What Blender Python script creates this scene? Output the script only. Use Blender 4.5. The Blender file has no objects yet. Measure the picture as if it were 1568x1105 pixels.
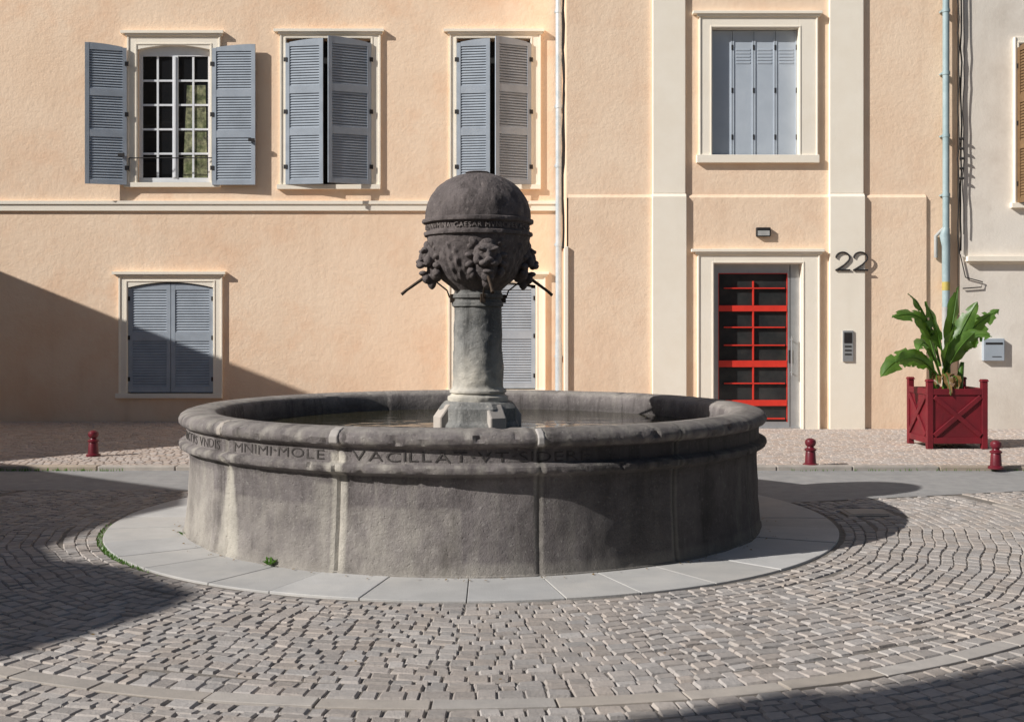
import bpy, bmesh, math, random
import numpy as np
from mathutils import Vector, Matrix, noise
random.seed(7); rng=np.random.RandomState(5)
R_=math.radians
scene=bpy.context.scene
scene.view_settings.view_transform='Standard'
try: scene.view_settings.look='None'
except Exception: pass
scene.view_settings.exposure=0
AL=R_(25); EL=R_(31.8)
SD=Vector((math.cos(AL)*math.cos(EL), math.sin(AL)*math.cos(EL), -math.sin(EL)))
KX=SD.x/-SD.z; KY=SD.y/-SD.z

# ---------------------------------------------------------------- materials
def nodes_of(name):
    m=bpy.data.materials.new(name); m.use_nodes=True
    nt=m.node_tree; b=nt.nodes['Principled BSDF']
    return m,nt,b
def mat(name,c1,c2=None,scale=3.0,rough=0.8,bump=0.0,bscale=60,metal=0.0,spec=None,stretch=None,c3=None,scale3=0.6,f3=0.5,island=0.0,detail=3,grime=0.0):
    m,nt,b=nodes_of(name); N=nt.nodes; L=nt.links
    b.inputs['Roughness'].default_value=rough; b.inputs['Metallic'].default_value=metal
    if spec is not None: b.inputs['Specular IOR Level'].default_value=spec
    if c2 is None: c2=tuple(x*0.85 for x in c1)
    tc=N.new('ShaderNodeTexCoord'); mp=N.new('ShaderNodeMapping'); L.new(tc.outputs['Object'],mp.inputs[0])
    if stretch: mp.inputs['Scale'].default_value=stretch
    n=N.new('ShaderNodeTexNoise'); n.inputs['Scale'].default_value=scale; n.inputs['Detail'].default_value=detail; n.inputs['Roughness'].default_value=0.65
    L.new(mp.outputs[0],n.inputs['Vector'])
    r=N.new('ShaderNodeValToRGB'); r.color_ramp.elements[0].position=0.3; r.color_ramp.elements[1].position=0.7
    r.color_ramp.elements[0].color=(*c1,1); r.color_ramp.elements[1].color=(*c2,1)
    L.new(n.outputs[0],r.inputs[0]); col=r.outputs[0]
    if c3 is not None:
        n3=N.new('ShaderNodeTexNoise'); n3.inputs['Scale'].default_value=scale3; n3.inputs['Detail'].default_value=4; n3.inputs['Roughness'].default_value=0.7
        L.new(mp.outputs[0],n3.inputs['Vector'])
        mr=N.new('ShaderNodeMapRange'); mr.inputs[1].default_value=0.48; mr.inputs[2].default_value=0.7; mr.inputs[4].default_value=f3
        L.new(n3.outputs[0],mr.inputs[0])
        mx=N.new('ShaderNodeMix'); mx.data_type='RGBA'; L.new(mr.outputs[0],mx.inputs['Factor']); L.new(col,mx.inputs['A']); mx.inputs['B'].default_value=(*c3,1)
        col=mx.outputs['Result']
    if grime>0:
        # rain splash dirt rising from the ground, broken up by noise, and faint vertical runs
        sx=N.new('ShaderNodeSeparateXYZ'); L.new(tc.outputs['Object'],sx.inputs[0])
        m2=N.new('ShaderNodeMapping'); m2.inputs['Scale'].default_value=(2.5,2.5,.45); L.new(tc.outputs['Object'],m2.inputs[0])
        ng=N.new('ShaderNodeTexNoise'); ng.inputs['Scale'].default_value=1.3; ng.inputs['Detail'].default_value=5; L.new(m2.outputs[0],ng.inputs['Vector'])
        mz=N.new('ShaderNodeMapRange'); mz.inputs[1].default_value=0; mz.inputs[2].default_value=1.1; mz.inputs[3].default_value=.75; mz.inputs[4].default_value=0; L.new(sx.outputs[2],mz.inputs[0])
        mu=N.new('ShaderNodeMath'); mu.operation='MULTIPLY'; L.new(mz.outputs[0],mu.inputs[0]); L.new(ng.outputs[0],mu.inputs[1])
        mr2=N.new('ShaderNodeMapRange'); mr2.inputs[1].default_value=.56; mr2.inputs[2].default_value=.78; mr2.inputs[4].default_value=.30; L.new(ng.outputs[0],mr2.inputs[0])
        ad=N.new('ShaderNodeMath'); ad.operation='ADD'; ad.use_clamp=True; L.new(mu.outputs[0],ad.inputs[0]); L.new(mr2.outputs[0],ad.inputs[1])
        mg=N.new('ShaderNodeMath'); mg.operation='MULTIPLY'; L.new(ad.outputs[0],mg.inputs[0]); mg.inputs[1].default_value=grime
        mx=N.new('ShaderNodeMix'); mx.data_type='RGBA'; L.new(mg.outputs[0],mx.inputs['Factor']); L.new(col,mx.inputs['A']); mx.inputs['B'].default_value=(c2[0]*.6,c2[1]*.56,c2[2]*.52,1)
        col=mx.outputs['Result']
    if island>0:
        g=N.new('ShaderNodeNewGeometry'); hs=N.new('ShaderNodeHueSaturation')
        mr=N.new('ShaderNodeMapRange'); mr.inputs[3].default_value=1-island; mr.inputs[4].default_value=1+island
        L.new(g.outputs['Random Per Island'],mr.inputs[0]); L.new(mr.outputs[0],hs.inputs['Value'])
        mm=N.new('ShaderNodeMath'); mm.operation='MULTIPLY'; mm.inputs[1].default_value=7.31
        fr=N.new('ShaderNodeMath'); fr.operation='FRACT'; L.new(g.outputs['Random Per Island'],mm.inputs[0]); L.new(mm.outputs[0],fr.inputs[0])
        m2=N.new('ShaderNodeMapRange'); m2.inputs[3].default_value=0.7; m2.inputs[4].default_value=1.3; L.new(fr.outputs[0],m2.inputs[0]); L.new(m2.outputs[0],hs.inputs['Saturation'])
        L.new(col,hs.inputs['Color']); col=hs.outputs[0]
    L.new(col,b.inputs['Base Color'])
    if bump>0:
        nb=N.new('ShaderNodeTexNoise'); nb.inputs['Scale'].default_value=bscale; nb.inputs['Detail'].default_value=3; nb.inputs['Roughness'].default_value=0.7
        L.new(tc.outputs['Object'],nb.inputs['Vector'])
        bp=N.new('ShaderNodeBump'); bp.inputs['Strength'].default_value=1.0; bp.inputs['Distance'].default_value=bump
        L.new(nb.outputs[0],bp.inputs['Height']); L.new(bp.outputs[0],b.inputs['Normal'])
    return m

M={}
M['peach']=mat('plaster_peach',(0.97,0.75,0.555),(0.90,0.655,0.46),0.7,0.9,0.007,12,c3=(0.87,0.55,0.35),scale3=1.1,f3=0.55,detail=5,grime=.5)
M['peach2']=mat('plaster_peach_light',(0.96,0.75,0.56),(0.90,0.665,0.475),0.8,0.9,0.007,12,c3=(0.82,0.55,0.37),scale3=1.5,f3=0.45,detail=5,grime=.6)
M['cream']=mat('painted_stone_cream',(0.98,0.90,0.77),(0.94,0.85,0.71),2.5,0.8,0.002,60,grime=.3)
M['creamwall']=mat('plaster_cream',(0.87,0.80,0.71),(0.78,0.71,0.62),1.0,0.9,0.003,30,c3=(0.60,0.52,0.44),scale3=1.5,f3=0.45,detail=5,grime=.7)
M['shutter']=mat('shutter_paint',(0.40,0.445,0.50),(0.335,0.38,0.435),3,0.55,0.0006,80,c3=(0.31,0.34,0.38),scale3=3,f3=.5)
M['shutterin']=mat('shutter_paint_pale',(0.50,0.55,0.61),(0.44,0.49,0.55),3,0.5)
M['sash']=mat('sash_paint',(0.84,0.85,0.86),(0.76,0.77,0.79),5,0.5)
M['dark']=mat('dark_iron',(0.02,0.02,0.022),(0.035,0.03,0.028),12,0.6,metal=0.3)
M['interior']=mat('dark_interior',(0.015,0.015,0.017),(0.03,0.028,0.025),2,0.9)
M['pipe']=mat('zinc_pipe',(0.58,0.63,0.67),(0.42,0.49,0.54),6,0.45,metal=0.2)
M['pipe2']=mat('green_pipe',(0.38,0.48,0.50),(0.28,0.38,0.40),5,0.5)
M['pvc']=mat('grey_pvc',(0.48,0.48,0.46),(0.38,0.38,0.36),6,0.5)
M['yellow']=mat('yellow_pipe',(0.55,0.45,0.12),(0.45,0.36,0.10),6,0.5)
M['alu']=mat('grey_aluminium',(0.50,0.51,0.52),(0.44,0.45,0.46),6,0.35,metal=0.5)
M['alu2']=mat('grey_enamel',(0.42,0.47,0.52),(0.38,0.43,0.48),6,0.4)
M['red']=mat('red_enamel',(0.78,0.05,0.03),(0.66,0.04,0.025),6,0.4)
M['planter']=mat('planter_red_paint',(0.20,0.009,0.018),(0.12,0.007,0.013),4,0.55,0.0015,40)
M['bollard']=mat('bollard_paint',(0.16,0.010,0.022),(0.10,0.008,0.015),9,0.4,0.001,50)
M['soil']=mat('soil',(0.05,0.035,0.025),(0.03,0.02,0.015),30,0.95,0.01,60)
M['cobble']=mat('cobble_stone',(0.42,0.375,0.34),(0.33,0.298,0.275),22,0.85,0.005,55,c3=(0.46,0.405,0.355),scale3=0.6,f3=0.5,island=0.15)
M['cobble2']=mat('pavement_setts',(0.50,0.42,0.365),(0.42,0.35,0.305),14,0.9,0.003,90,c3=(0.54,0.46,0.40),scale3=0.5,f3=0.6,island=0.12)
M['joint']=mat('sand_joint',(0.17,0.15,0.13),(0.25,0.22,0.19),9,0.95,0.006,80)
M['slab']=mat('slab_stone',(0.52,0.505,0.485),(0.42,0.41,0.395),3,0.8,0.002,90,c3=(0.58,0.55,0.51),scale3=1.2,f3=0.6,island=0.10,detail=6)
M['band']=mat('band_stone',(0.46,0.415,0.37),(0.38,0.345,0.31),8,0.8,0.002,90,island=0.12)
M['asphalt']=mat('worn_asphalt',(0.36,0.35,0.34),(0.28,0.275,0.27),7,0.85,0.004,120,c3=(0.22,0.215,0.21),scale3=1.0,f3=0.5)
M['kerb']=mat('kerb_stone',(0.45,0.385,0.32),(0.34,0.295,0.25),6,0.8,0.003,60,island=0.15)
M['roof']=mat('clay_roof',(0.30,0.12,0.07),(0.20,0.09,0.06),10,0.9,0.01,20)
M['house']=mat('plaster_ochre',(0.36,0.29,0.21),(0.30,0.24,0.18),1,0.9)
M['bronze']=mat('spout_iron',(0.05,0.04,0.032),(0.09,0.06,0.04),20,0.6,0.001,60,metal=0.5)
M['wood']=mat('brown_wood',(0.22,0.13,0.06),(0.15,0.085,0.04),8,0.6)
def glassmat(name,c,r=.04):
    m,nt,b=nodes_of(name); b.inputs['Base Color'].default_value=(*c,1); b.inputs['Roughness'].default_value=r
    tc=nt.nodes.new('ShaderNodeTexCoord'); nn=nt.nodes.new('ShaderNodeTexNoise'); nn.inputs['Scale'].default_value=1.5
    bp=nt.nodes.new('ShaderNodeBump'); bp.inputs['Distance'].default_value=0.01; nt.links.new(tc.outputs['Object'],nn.inputs['Vector']); nt.links.new(nn.outputs[0],bp.inputs['Height']); nt.links.new(bp.outputs[0],b.inputs['Normal']); return m
M['glass']=glassmat('window_glass',(.012,.013,.015))
M['doorglass']=mat('door_glass',(0.020,0.024,0.026),(0.05,0.05,0.048),2.5,0.08)
M['curtain_reflection']=mat('pane_curtain_reflection',(0.02,0.02,0.018),(0.42,0.42,0.24),9,0.3,c3=(0.05,0.08,0.02),scale3=5,f3=0.9)  # curtain tone with green window reflections painted into its colour
m,nt,b=nodes_of('basin_water'); b.inputs['Base Color'].default_value=(0.045,0.040,0.022,1); b.inputs['Roughness'].default_value=0.05
tc=nt.nodes.new('ShaderNodeTexCoord'); nn=nt.nodes.new('ShaderNodeTexNoise'); nn.inputs['Scale'].default_value=5
bp=nt.nodes.new('ShaderNodeBump'); bp.inputs['Distance'].default_value=0.01; bp.inputs['Strength'].default_value=.6; nt.links.new(tc.outputs['Object'],nn.inputs['Vector']); nt.links.new(nn.outputs[0],bp.inputs['Height']); nt.links.new(bp.outputs[0],b.inputs['Normal'])
M['water']=m
def leafmat(name,c1,c2):
    m=mat(name,c1,c2,6,0.4,0.002,25); nt=m.node_tree; b=nt.nodes['Principled BSDF']
    tr=nt.nodes.new('ShaderNodeBsdfTranslucent'); tr.inputs[0].default_value=(c1[0]*1.6,c1[1]*1.8,c1[2],1)
    ms=nt.nodes.new('ShaderNodeMixShader'); ms.inputs[0].default_value=0.3
    out=nt.nodes['Material Output']; nt.links.new(b.outputs[0],ms.inputs[1]); nt.links.new(tr.outputs[0],ms.inputs[2]); nt.links.new(ms.outputs[0],out.inputs[0]); return m
M['leaf']=leafmat('banana_leaf',(0.12,0.22,0.04),(0.05,0.115,0.025))
M['leafdry']=leafmat('banana_leaf_dry',(0.25,0.15,0.05),(0.14,0.08,0.03))
M['weed']=leafmat('weed_leaf',(0.10,0.22,0.03),(0.07,0.15,0.02))
def stone(name,base,base2,pale,attr=True,bd=0.010,sp=.6,streak=.6,bs=20):
    m,nt,b=nodes_of(name); N=nt.nodes; L=nt.links; b.inputs['Roughness'].default_value=0.88
    tc=N.new('ShaderNodeTexCoord')
    n1=N.new('ShaderNodeTexNoise'); n1.inputs['Scale'].default_value=2.6; n1.inputs['Detail'].default_value=7; n1.inputs['Roughness'].default_value=.76; L.new(tc.outputs['Object'],n1.inputs['Vector'])
    r=N.new('ShaderNodeValToRGB'); r.color_ramp.elements[0].position=.38; r.color_ramp.elements[1].position=.62; r.color_ramp.elements[0].color=(*base,1); r.color_ramp.elements[1].color=(*base2,1); L.new(n1.outputs[0],r.inputs[0]); col=r.outputs[0]
    mp=N.new('ShaderNodeMapping'); mp.inputs['Scale'].default_value=(4,4,.5); L.new(tc.outputs['Object'],mp.inputs[0])
    n2=N.new('ShaderNodeTexNoise'); n2.inputs['Scale'].default_value=1.6; n2.inputs['Detail'].default_value=5; n2.inputs['Roughness'].default_value=.7; L.new(mp.outputs[0],n2.inputs['Vector'])
    mr=N.new('ShaderNodeMapRange'); mr.inputs[1].default_value=.52; mr.inputs[2].default_value=.74; mr.inputs[4].default_value=streak; L.new(n2.outputs[0],mr.inputs[0])
    mx=N.new('ShaderNodeMix'); mx.data_type='RGBA'; mx.inputs['B'].default_value=(pale[0]*.8,pale[1]*.78,pale[2]*.74,1); L.new(mr.outputs[0],mx.inputs['Factor']); L.new(col,mx.inputs['A']); col=mx.outputs['Result']
    mrd=N.new('ShaderNodeMapRange'); mrd.inputs[1].default_value=.46; mrd.inputs[2].default_value=.30; mrd.inputs[3].default_value=0; mrd.inputs[4].default_value=.8; L.new(n2.outputs[0],mrd.inputs[0])
    mxd=N.new('ShaderNodeMix'); mxd.data_type='RGBA'; mxd.inputs['B'].default_value=(base[0]*.42,base[1]*.40,base[2]*.38,1); L.new(mrd.outputs[0],mxd.inputs['Factor']); L.new(col,mxd.inputs['A']); col=mxd.outputs['Result']
    n3=N.new('ShaderNodeTexNoise'); n3.inputs['Scale'].default_value=42; n3.inputs['Detail'].default_value=3; L.new(tc.outputs['Object'],n3.inputs['Vector'])
    mr3=N.new('ShaderNodeMapRange'); mr3.inputs[1].default_value=.60; mr3.inputs[2].default_value=.74; mr3.inputs[4].default_value=sp; L.new(n3.outputs[0],mr3.inputs[0])
    mx3=N.new('ShaderNodeMix'); mx3.data_type='RGBA'; mx3.inputs['B'].default_value=(*pale,1); L.new(mr3.outputs[0],mx3.inputs['Factor']); L.new(col,mx3.inputs['A']); col=mx3.outputs['Result']
    if attr:
        a=N.new('ShaderNodeAttribute'); a.attribute_name='wear_shade'; sp_=N.new('ShaderNodeSeparateColor'); L.new(a.outputs['Color'],sp_.inputs[0])
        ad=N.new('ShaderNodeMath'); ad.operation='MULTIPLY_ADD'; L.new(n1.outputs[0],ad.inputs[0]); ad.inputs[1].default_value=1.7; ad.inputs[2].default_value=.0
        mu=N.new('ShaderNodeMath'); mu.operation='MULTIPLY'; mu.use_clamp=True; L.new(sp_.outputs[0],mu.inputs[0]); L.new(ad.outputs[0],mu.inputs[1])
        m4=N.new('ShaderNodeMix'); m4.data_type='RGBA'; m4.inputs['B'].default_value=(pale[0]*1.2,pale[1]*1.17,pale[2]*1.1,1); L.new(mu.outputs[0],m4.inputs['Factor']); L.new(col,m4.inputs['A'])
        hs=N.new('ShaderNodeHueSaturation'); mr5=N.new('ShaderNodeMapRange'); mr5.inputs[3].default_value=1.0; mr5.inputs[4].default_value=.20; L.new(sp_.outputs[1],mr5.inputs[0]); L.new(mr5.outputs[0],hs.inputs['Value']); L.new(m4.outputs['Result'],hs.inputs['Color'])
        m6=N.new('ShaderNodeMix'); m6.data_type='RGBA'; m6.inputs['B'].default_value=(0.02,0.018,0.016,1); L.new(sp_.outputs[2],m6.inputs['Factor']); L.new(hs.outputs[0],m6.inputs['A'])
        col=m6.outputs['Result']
    L.new(col,b.inputs['Base Color'])
    nb=N.new('ShaderNodeTexNoise'); nb.inputs['Scale'].default_value=bs; nb.inputs['Detail'].default_value=7; nb.inputs['Roughness'].default_value=.78; L.new(tc.outputs['Object'],nb.inputs['Vector'])
    vo=N.new('ShaderNodeTexVoronoi'); vo.inputs['Scale'].default_value=26; L.new(tc.outputs['Object'],vo.inputs['Vector'])
    mrv=N.new('ShaderNodeMapRange'); mrv.inputs[1].default_value=0; mrv.inputs[2].default_value=.2; mrv.inputs[3].default_value=-.3; mrv.inputs[4].default_value=0; L.new(vo.outputs['Distance'],mrv.inputs[0])
    su=N.new('ShaderNodeMath'); su.operation='ADD'; L.new(nb.outputs[0],su.inputs[0]); L.new(mrv.outputs[0],su.inputs[1])
    bp=N.new('ShaderNodeBump'); bp.inputs['Distance'].default_value=bd; bp.inputs['Strength'].default_value=1; L.new(su.outputs[0],bp.inputs['Height']); L.new(bp.outputs[0],b.inputs['Normal'])
    return m
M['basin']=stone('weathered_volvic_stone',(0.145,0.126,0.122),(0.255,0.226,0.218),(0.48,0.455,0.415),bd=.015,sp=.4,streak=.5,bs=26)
M['column']=stone('column_stone',(0.14,0.142,0.138),(0.28,0.275,0.26),(0.56,0.53,0.48),bd=.014,sp=.4,streak=.4,bs=26)
M['ball']=stone('dark_lava_stone',(0.085,0.070,0.068),(0.165,0.138,0.132),(0.32,0.28,0.26),attr=False,bd=0.018,sp=.45,streak=.4)

# ---------------------------------------------------------------- mesh helper
def link(o,parent=None):
    scene.collection.objects.link(o)
    if parent: o.parent=parent
    return o
def empty(name):
    e=bpy.data.objects.new(name,None); scene.collection.objects.link(e); return e
class MB:
    def __init__(s): s.v=[]; s.f=[]; s.m=[]
    def add(s,vs,fs,m=0,T=None):
        o=len(s.v)
        for p in vs:
            p=Vector(p); 
            if T is not None: p=T@p
            s.v.append(tuple(p))
        for f in fs: s.f.append(tuple(i+o for i in f)); s.m.append(m)
    def box(s,x0,x1,y0,y1,z0,z1,m=0,T=None):
        if x0>x1:x0,x1=x1,x0
        if y0>y1:y0,y1=y1,y0
        if z0>z1:z0,z1=z1,z0
        vs=[(x0,y0,z0),(x1,y0,z0),(x1,y1,z0),(x0,y1,z0),(x0,y0,z1),(x1,y0,z1),(x1,y1,z1),(x0,y1,z1)]
        s.add(vs,[(0,3,2,1),(4,5,6,7),(0,1,5,4),(1,2,6,5),(2,3,7,6),(3,0,4,7)],m,T)
    def prism(s,poly,fn0,fn1,m=0,T=None):
        n=len(poly); vs=[fn0(p) for p in poly]+[fn1(p) for p in poly]
        fs=[tuple(range(n)),tuple(range(2*n-1,n-1,-1))]+[(i,i+n,(i+1)%n+n,(i+1)%n) for i in range(n)]
        s.add(vs,fs,m,T)
    def tube(s,pts,rad,n=10,m=0,T=None,cap=True):
        pts=[Vector(p) for p in pts]
        if not hasattr(rad,'__len__'): rad=[rad]*len(pts)
        rings=[]; up=None
        for i,p in enumerate(pts):
            d=(pts[min(i+1,len(pts)-1)]-pts[max(i-1,0)]).normalized()
            a=Vector((0,0,1)) if abs(d.z)<.9 else Vector((1,0,0))
            if up is not None: a=up
            x=(a-d*a.dot(d)).normalized(); y=d.cross(x); up=x
            rings.append([p+(x*math.cos(t)+y*math.sin(t))*rad[i] for t in [2*math.pi*k/n for k in range(n)]])
        vs=[q for r in rings for q in r]; fs=[]
        for i in range(len(pts)-1):
            for k in range(n): fs.append((i*n+k,i*n+(k+1)%n,(i+1)*n+(k+1)%n,(i+1)*n+k))
        if cap: fs.append(tuple(range(n-1,-1,-1))); fs.append(tuple((len(pts)-1)*n+k for k in range(n)))
        s.add(vs,fs,m,T)
    def lathe(s,prof,cx,cy,n=48,m=0,rot=0):
        vs=[]; fs=[]
        for r,z in prof:
            for k in range(n):
                t=2*math.pi*k/n+rot; vs.append((cx+r*math.sin(t),cy-r*math.cos(t),z))
        for i in range(len(prof)-1):
            for k in range(n): fs.append((i*n+k,i*n+(k+1)%n,(i+1)*n+(k+1)%n,(i+1)*n+k))
        fs.append(tuple((len(prof)-1)*n+k for k in range(n)))
        s.add(vs,fs,m)
    def build(s,name,mats,parent=None,smooth=False,bevel=0,angle=40):
        me=bpy.data.meshes.new(name); me.from_pydata(s.v,[],s.f)
        for q in mats: me.materials.append(q)
        me.polygons.foreach_set('material_index',s.m)
        bm=bmesh.new(); bm.from_mesh(me); bmesh.ops.recalc_face_normals(bm,faces=bm.faces); bm.to_mesh(me); bm.free()
        o=bpy.data.objects.new(name,me); link(o,parent)
        if smooth:
            me.polygons.foreach_set('use_smooth',[True]*len(me.polygons))
            me.set_sharp_from_angle(angle=R_(angle))
        if bevel:
            b=o.modifiers.new('b','BEVEL'); b.width=bevel; b.segments=2; b.limit_method='ANGLE'; b.angle_limit=R_(40)
        return o

# ---------------------------------------------------------------- ground
mb=MB(); mb.add([(-200,-200,-.003),(200,-200,-.003),(200,200,-.003),(-200,200,-.003)],[(0,1,2,3)])
mb.build('ground',[M['joint']])
CX,CY=-0.31,9.56
def plaza_edge(x):
    if x<0.5: return 11.2
    return min(11.6,10.2+.30*max(0,x-1.8)) 
mb=MB(); xs=[-40,-9,-1,.5,.51,1.8,4,6.4,9,40]
for a,b_ in zip(xs[:-1],xs[1:]):
    mb.add([(a,plaza_edge(a)-.03,.002),(b_,plaza_edge(b_)-.03,.002),(b_,12.66,.006),(a,12.66,.006)],[(0,1,2,3)])
mb.build('road',[M['asphalt']])
S4=np.array([0,.085,.915,1.0])
def stones(quads,name,mats,ztop,zbot,jit=.005,hj=.003,parent=None,tilt=.003,inset=.04,smooth=False):
    q=np.asarray(quads,float); n=len(q)
    q=q+rng.uniform(-jit,jit,q.shape)
    U,V=np.meshgrid(S4,S4); U=U.ravel().copy(); V=V.ravel().copy()
    for k in range(16):
        cu=U[k] in (0,1) ; cv=V[k] in (0,1)
        if cu and cv:
            U[k]+= inset if U[k]==0 else -inset; V[k]+= inset if V[k]==0 else -inset
    P=(q[:,None,0]*((1-U)*(1-V))[None,:,None]+q[:,None,1]*(U*(1-V))[None,:,None]+q[:,None,2]*(U*V)[None,:,None]+q[:,None,3]*((1-U)*V)[None,:,None])
    P=P+rng.uniform(-.0022,.0022,P.shape)
    edge=np.array([1.0 if (i%4 in(0,3) or i//4 in (0,3)) else 0.0 for i in range(16)])
    h=ztop+rng.uniform(-hj,hj,(n,1))+rng.uniform(-tilt,tilt,(n,1))*(U-.5)*2+rng.uniform(-tilt,tilt,(n,1))*(V-.5)*2
    Z=h*(1-edge)+zbot*edge
    co=np.concatenate([P,Z[:,:,None]],2).reshape(-1,3)
    base=[]
    for r in range(3):
        for c in range(3): i=r*4+c; base.append((i,i+1,i+5,i+4))
    F=(np.array(base)[None]+ (np.arange(n)*16)[:,None,None]).reshape(-1,4)
    me=bpy.data.meshes.new(name); me.vertices.add(len(co)); me.vertices.foreach_set('co',co.ravel())
    me.loops.add(F.size); me.loops.foreach_set('vertex_index',F.ravel().astype(np.int32))
    me.polygons.add(len(F)); me.polygons.foreach_set('loop_start',np.arange(0,F.size,4,dtype=np.int32))
    me.polygons.foreach_set('use_smooth',np.full(len(F),smooth)); me.update(calc_edges=True); me.validate()
    for x in mats: me.materials.append(x)
    o=bpy.data.objects.new(name,me); link(o,parent); return o
quads=[]; r=2.97
while r<9.4:
    w=rng.uniform(.070,.098)
    if r<4.66 and r+w>4.60: w=4.662-r
    elif abs(r-4.662)<.002: r=4.80; continue
    n=int(2*math.pi*r/rng.uniform(.090,.108)); cuts=np.sort((np.arange(n)+rng.uniform(-.30,.30,n))/n)*2*math.pi+rng.rand()*6
    g=.0025
    for k in range(n):
        a=cuts[k]; b_=cuts[(k+1)%n]+(2*math.pi if k==n-1 else 0)
        mid=(a+b_)/2; x=CX+r*math.sin(mid); y=CY-r*math.cos(mid)
        if y>plaza_edge(x)-.08 or abs(x)>9.5: continue
        if 2.8<x<3.28 and 9.6<y<10.05: continue
        ga=g/r; rr0=r+g; rr1=r+w-g
        f=0 if (r<3.2 or abs(r-4.7)<.25) else 1
        wf=lambda t: f*(.035*math.sin(t*9+.6)+.012*math.sin(t*31+1))
        quads.append([(CX+(p+wf(t))*math.sin(t),CY-(p+wf(t))*math.cos(t)) for p,t in ((rr0,a+ga),(rr0,b_-ga),(rr1,b_-ga),(rr1,a+ga))])
    r+=w
stones(quads,'plaza_cobblestones',[M['cobble']],.0070,-.0045)
def arcslabs(name,r0,r1,n,z0,z1,mt,gap=.006,sub=6,filt=None,bev=.006):
    mb=MB(); 
    cuts=[2*math.pi*(k+rng.uniform(-.12,.12))/n for k in range(n)]; cuts.append(cuts[0]+2*math.pi)
    for k in range(n):
        a=cuts[k]+gap/r1; b_=cuts[k+1]-gap/r1
        if filt and not filt((a+b_)/2): continue
        ts=[a+(b_-a)*i/sub for i in range(sub+1)]
        poly=[(CX+r0*math.sin(t),CY-r0*math.cos(t)) for t in ts]+[(CX+r1*math.sin(t),CY-r1*math.cos(t)) for t in reversed(ts)]
        dz=rng.uniform(-.003,.003)
        mb.prism(poly,lambda p:(p[0],p[1],z0),lambda p:(p[0],p[1],z1+dz))
    return mb.build(name,[mt],bevel=bev)
arcslabs('paving_band',4.675,4.785,58,-.02,.008,M['band'],filt=lambda t: abs(((t+math.pi)%(2*math.pi))-math.pi)<R_(100),bev=.003)
arcslabs('fountain_paving_ring',2.28,2.93,32,-.02,.012,M['slab'],gap=.003,bev=.004)
mb=MB(); mb.box(2.84,3.24,9.64,10.0,-.02,.010); mb.box(2.88,3.20,9.68,9.96,.010,.015)
mb.build('access_cover',[M['kerb']],bevel=.004)
mb=MB(); x=-14.0
while x<14:
    l=rng.uniform(.8,1.15); mb.box(x+.004,x+l-.004,12.66,12.80,-.02,.055+rng.uniform(-.003,.003)); x+=l
mb.build('kerb',[M['kerb']],bevel=.012)
mb=MB(); mb.box(-60,60,12.78,24,-.02,.035); mb.build('pavement',[M['joint']])
quads=[]; y=12.82
while y<18.9:
    w=rng.uniform(.075,.095); x=-10+rng.rand()*.1
    while x<10:
        l=rng.uniform(.08,.12); wob=.05*math.sin(x*.7)
        quads.append([(x+.003,y+.003+wob),(x+l-.003,y+.003+wob),(x+l-.003,y+w-.003+wob),(x+.003,y+w-.003+wob)]); x+=l
    y+=w
stones(quads,'pavement_cobblestones',[M['cobble2']],.0415,.033,jit=.006,hj=.0015,tilt=.0015)

# ---------------------------------------------------------------- facades
YL=18.8; YR=17.5
XL=lambda p:(p-784)/93.1
ZL=lambda p:1.6+(500-p)/93.1
XR=lambda p:(p-784)/100.
ZR=lambda p:1.6+(500-p)/100.
def wall(mb,x0,x1,z0,z1,Y,holes,depth=.25,m=0,mr=None):
    xs=sorted({x0,x1,*[h[0] for h in holes],*[h[1] for h in holes]}); zs=sorted({z0,z1,*[h[2] for h in holes],*[h[3] for h in holes]})
    for a,b_ in zip(xs[:-1],xs[1:]):
        for c,d in zip(zs[:-1],zs[1:]):
            mx,mz=(a+b_)/2,(c+d)/2
            if any(h[0]<mx<h[1] and h[2]<mz<h[3] for h in holes): continue
            mb.add([(a,Y,c),(b_,Y,c),(b_,Y,d),(a,Y,d)],[(0,1,2,3)],m)
    mm=m if mr is None else mr
    for h in holes:
        a,b_,c,d=h[:4]
        mb.add([(a,Y,c),(a,Y+depth,c),(a,Y+depth,d),(a,Y,d)],[(0,1,2,3)],mm)
        mb.add([(b_,Y,c),(b_,Y+depth,c),(b_,Y+depth,d),(b_,Y,d)],[(0,1,2,3)],mm)
        mb.add([(a,Y,d),(b_,Y,d),(b_,Y+depth,d),(a,Y+depth,d)],[(0,1,2,3)],mm)
        mb.add([(a,Y,c),(b_,Y,c),(b_,Y+depth,c),(a,Y+depth,c)],[(0,1,2,3)],mm)
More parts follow.
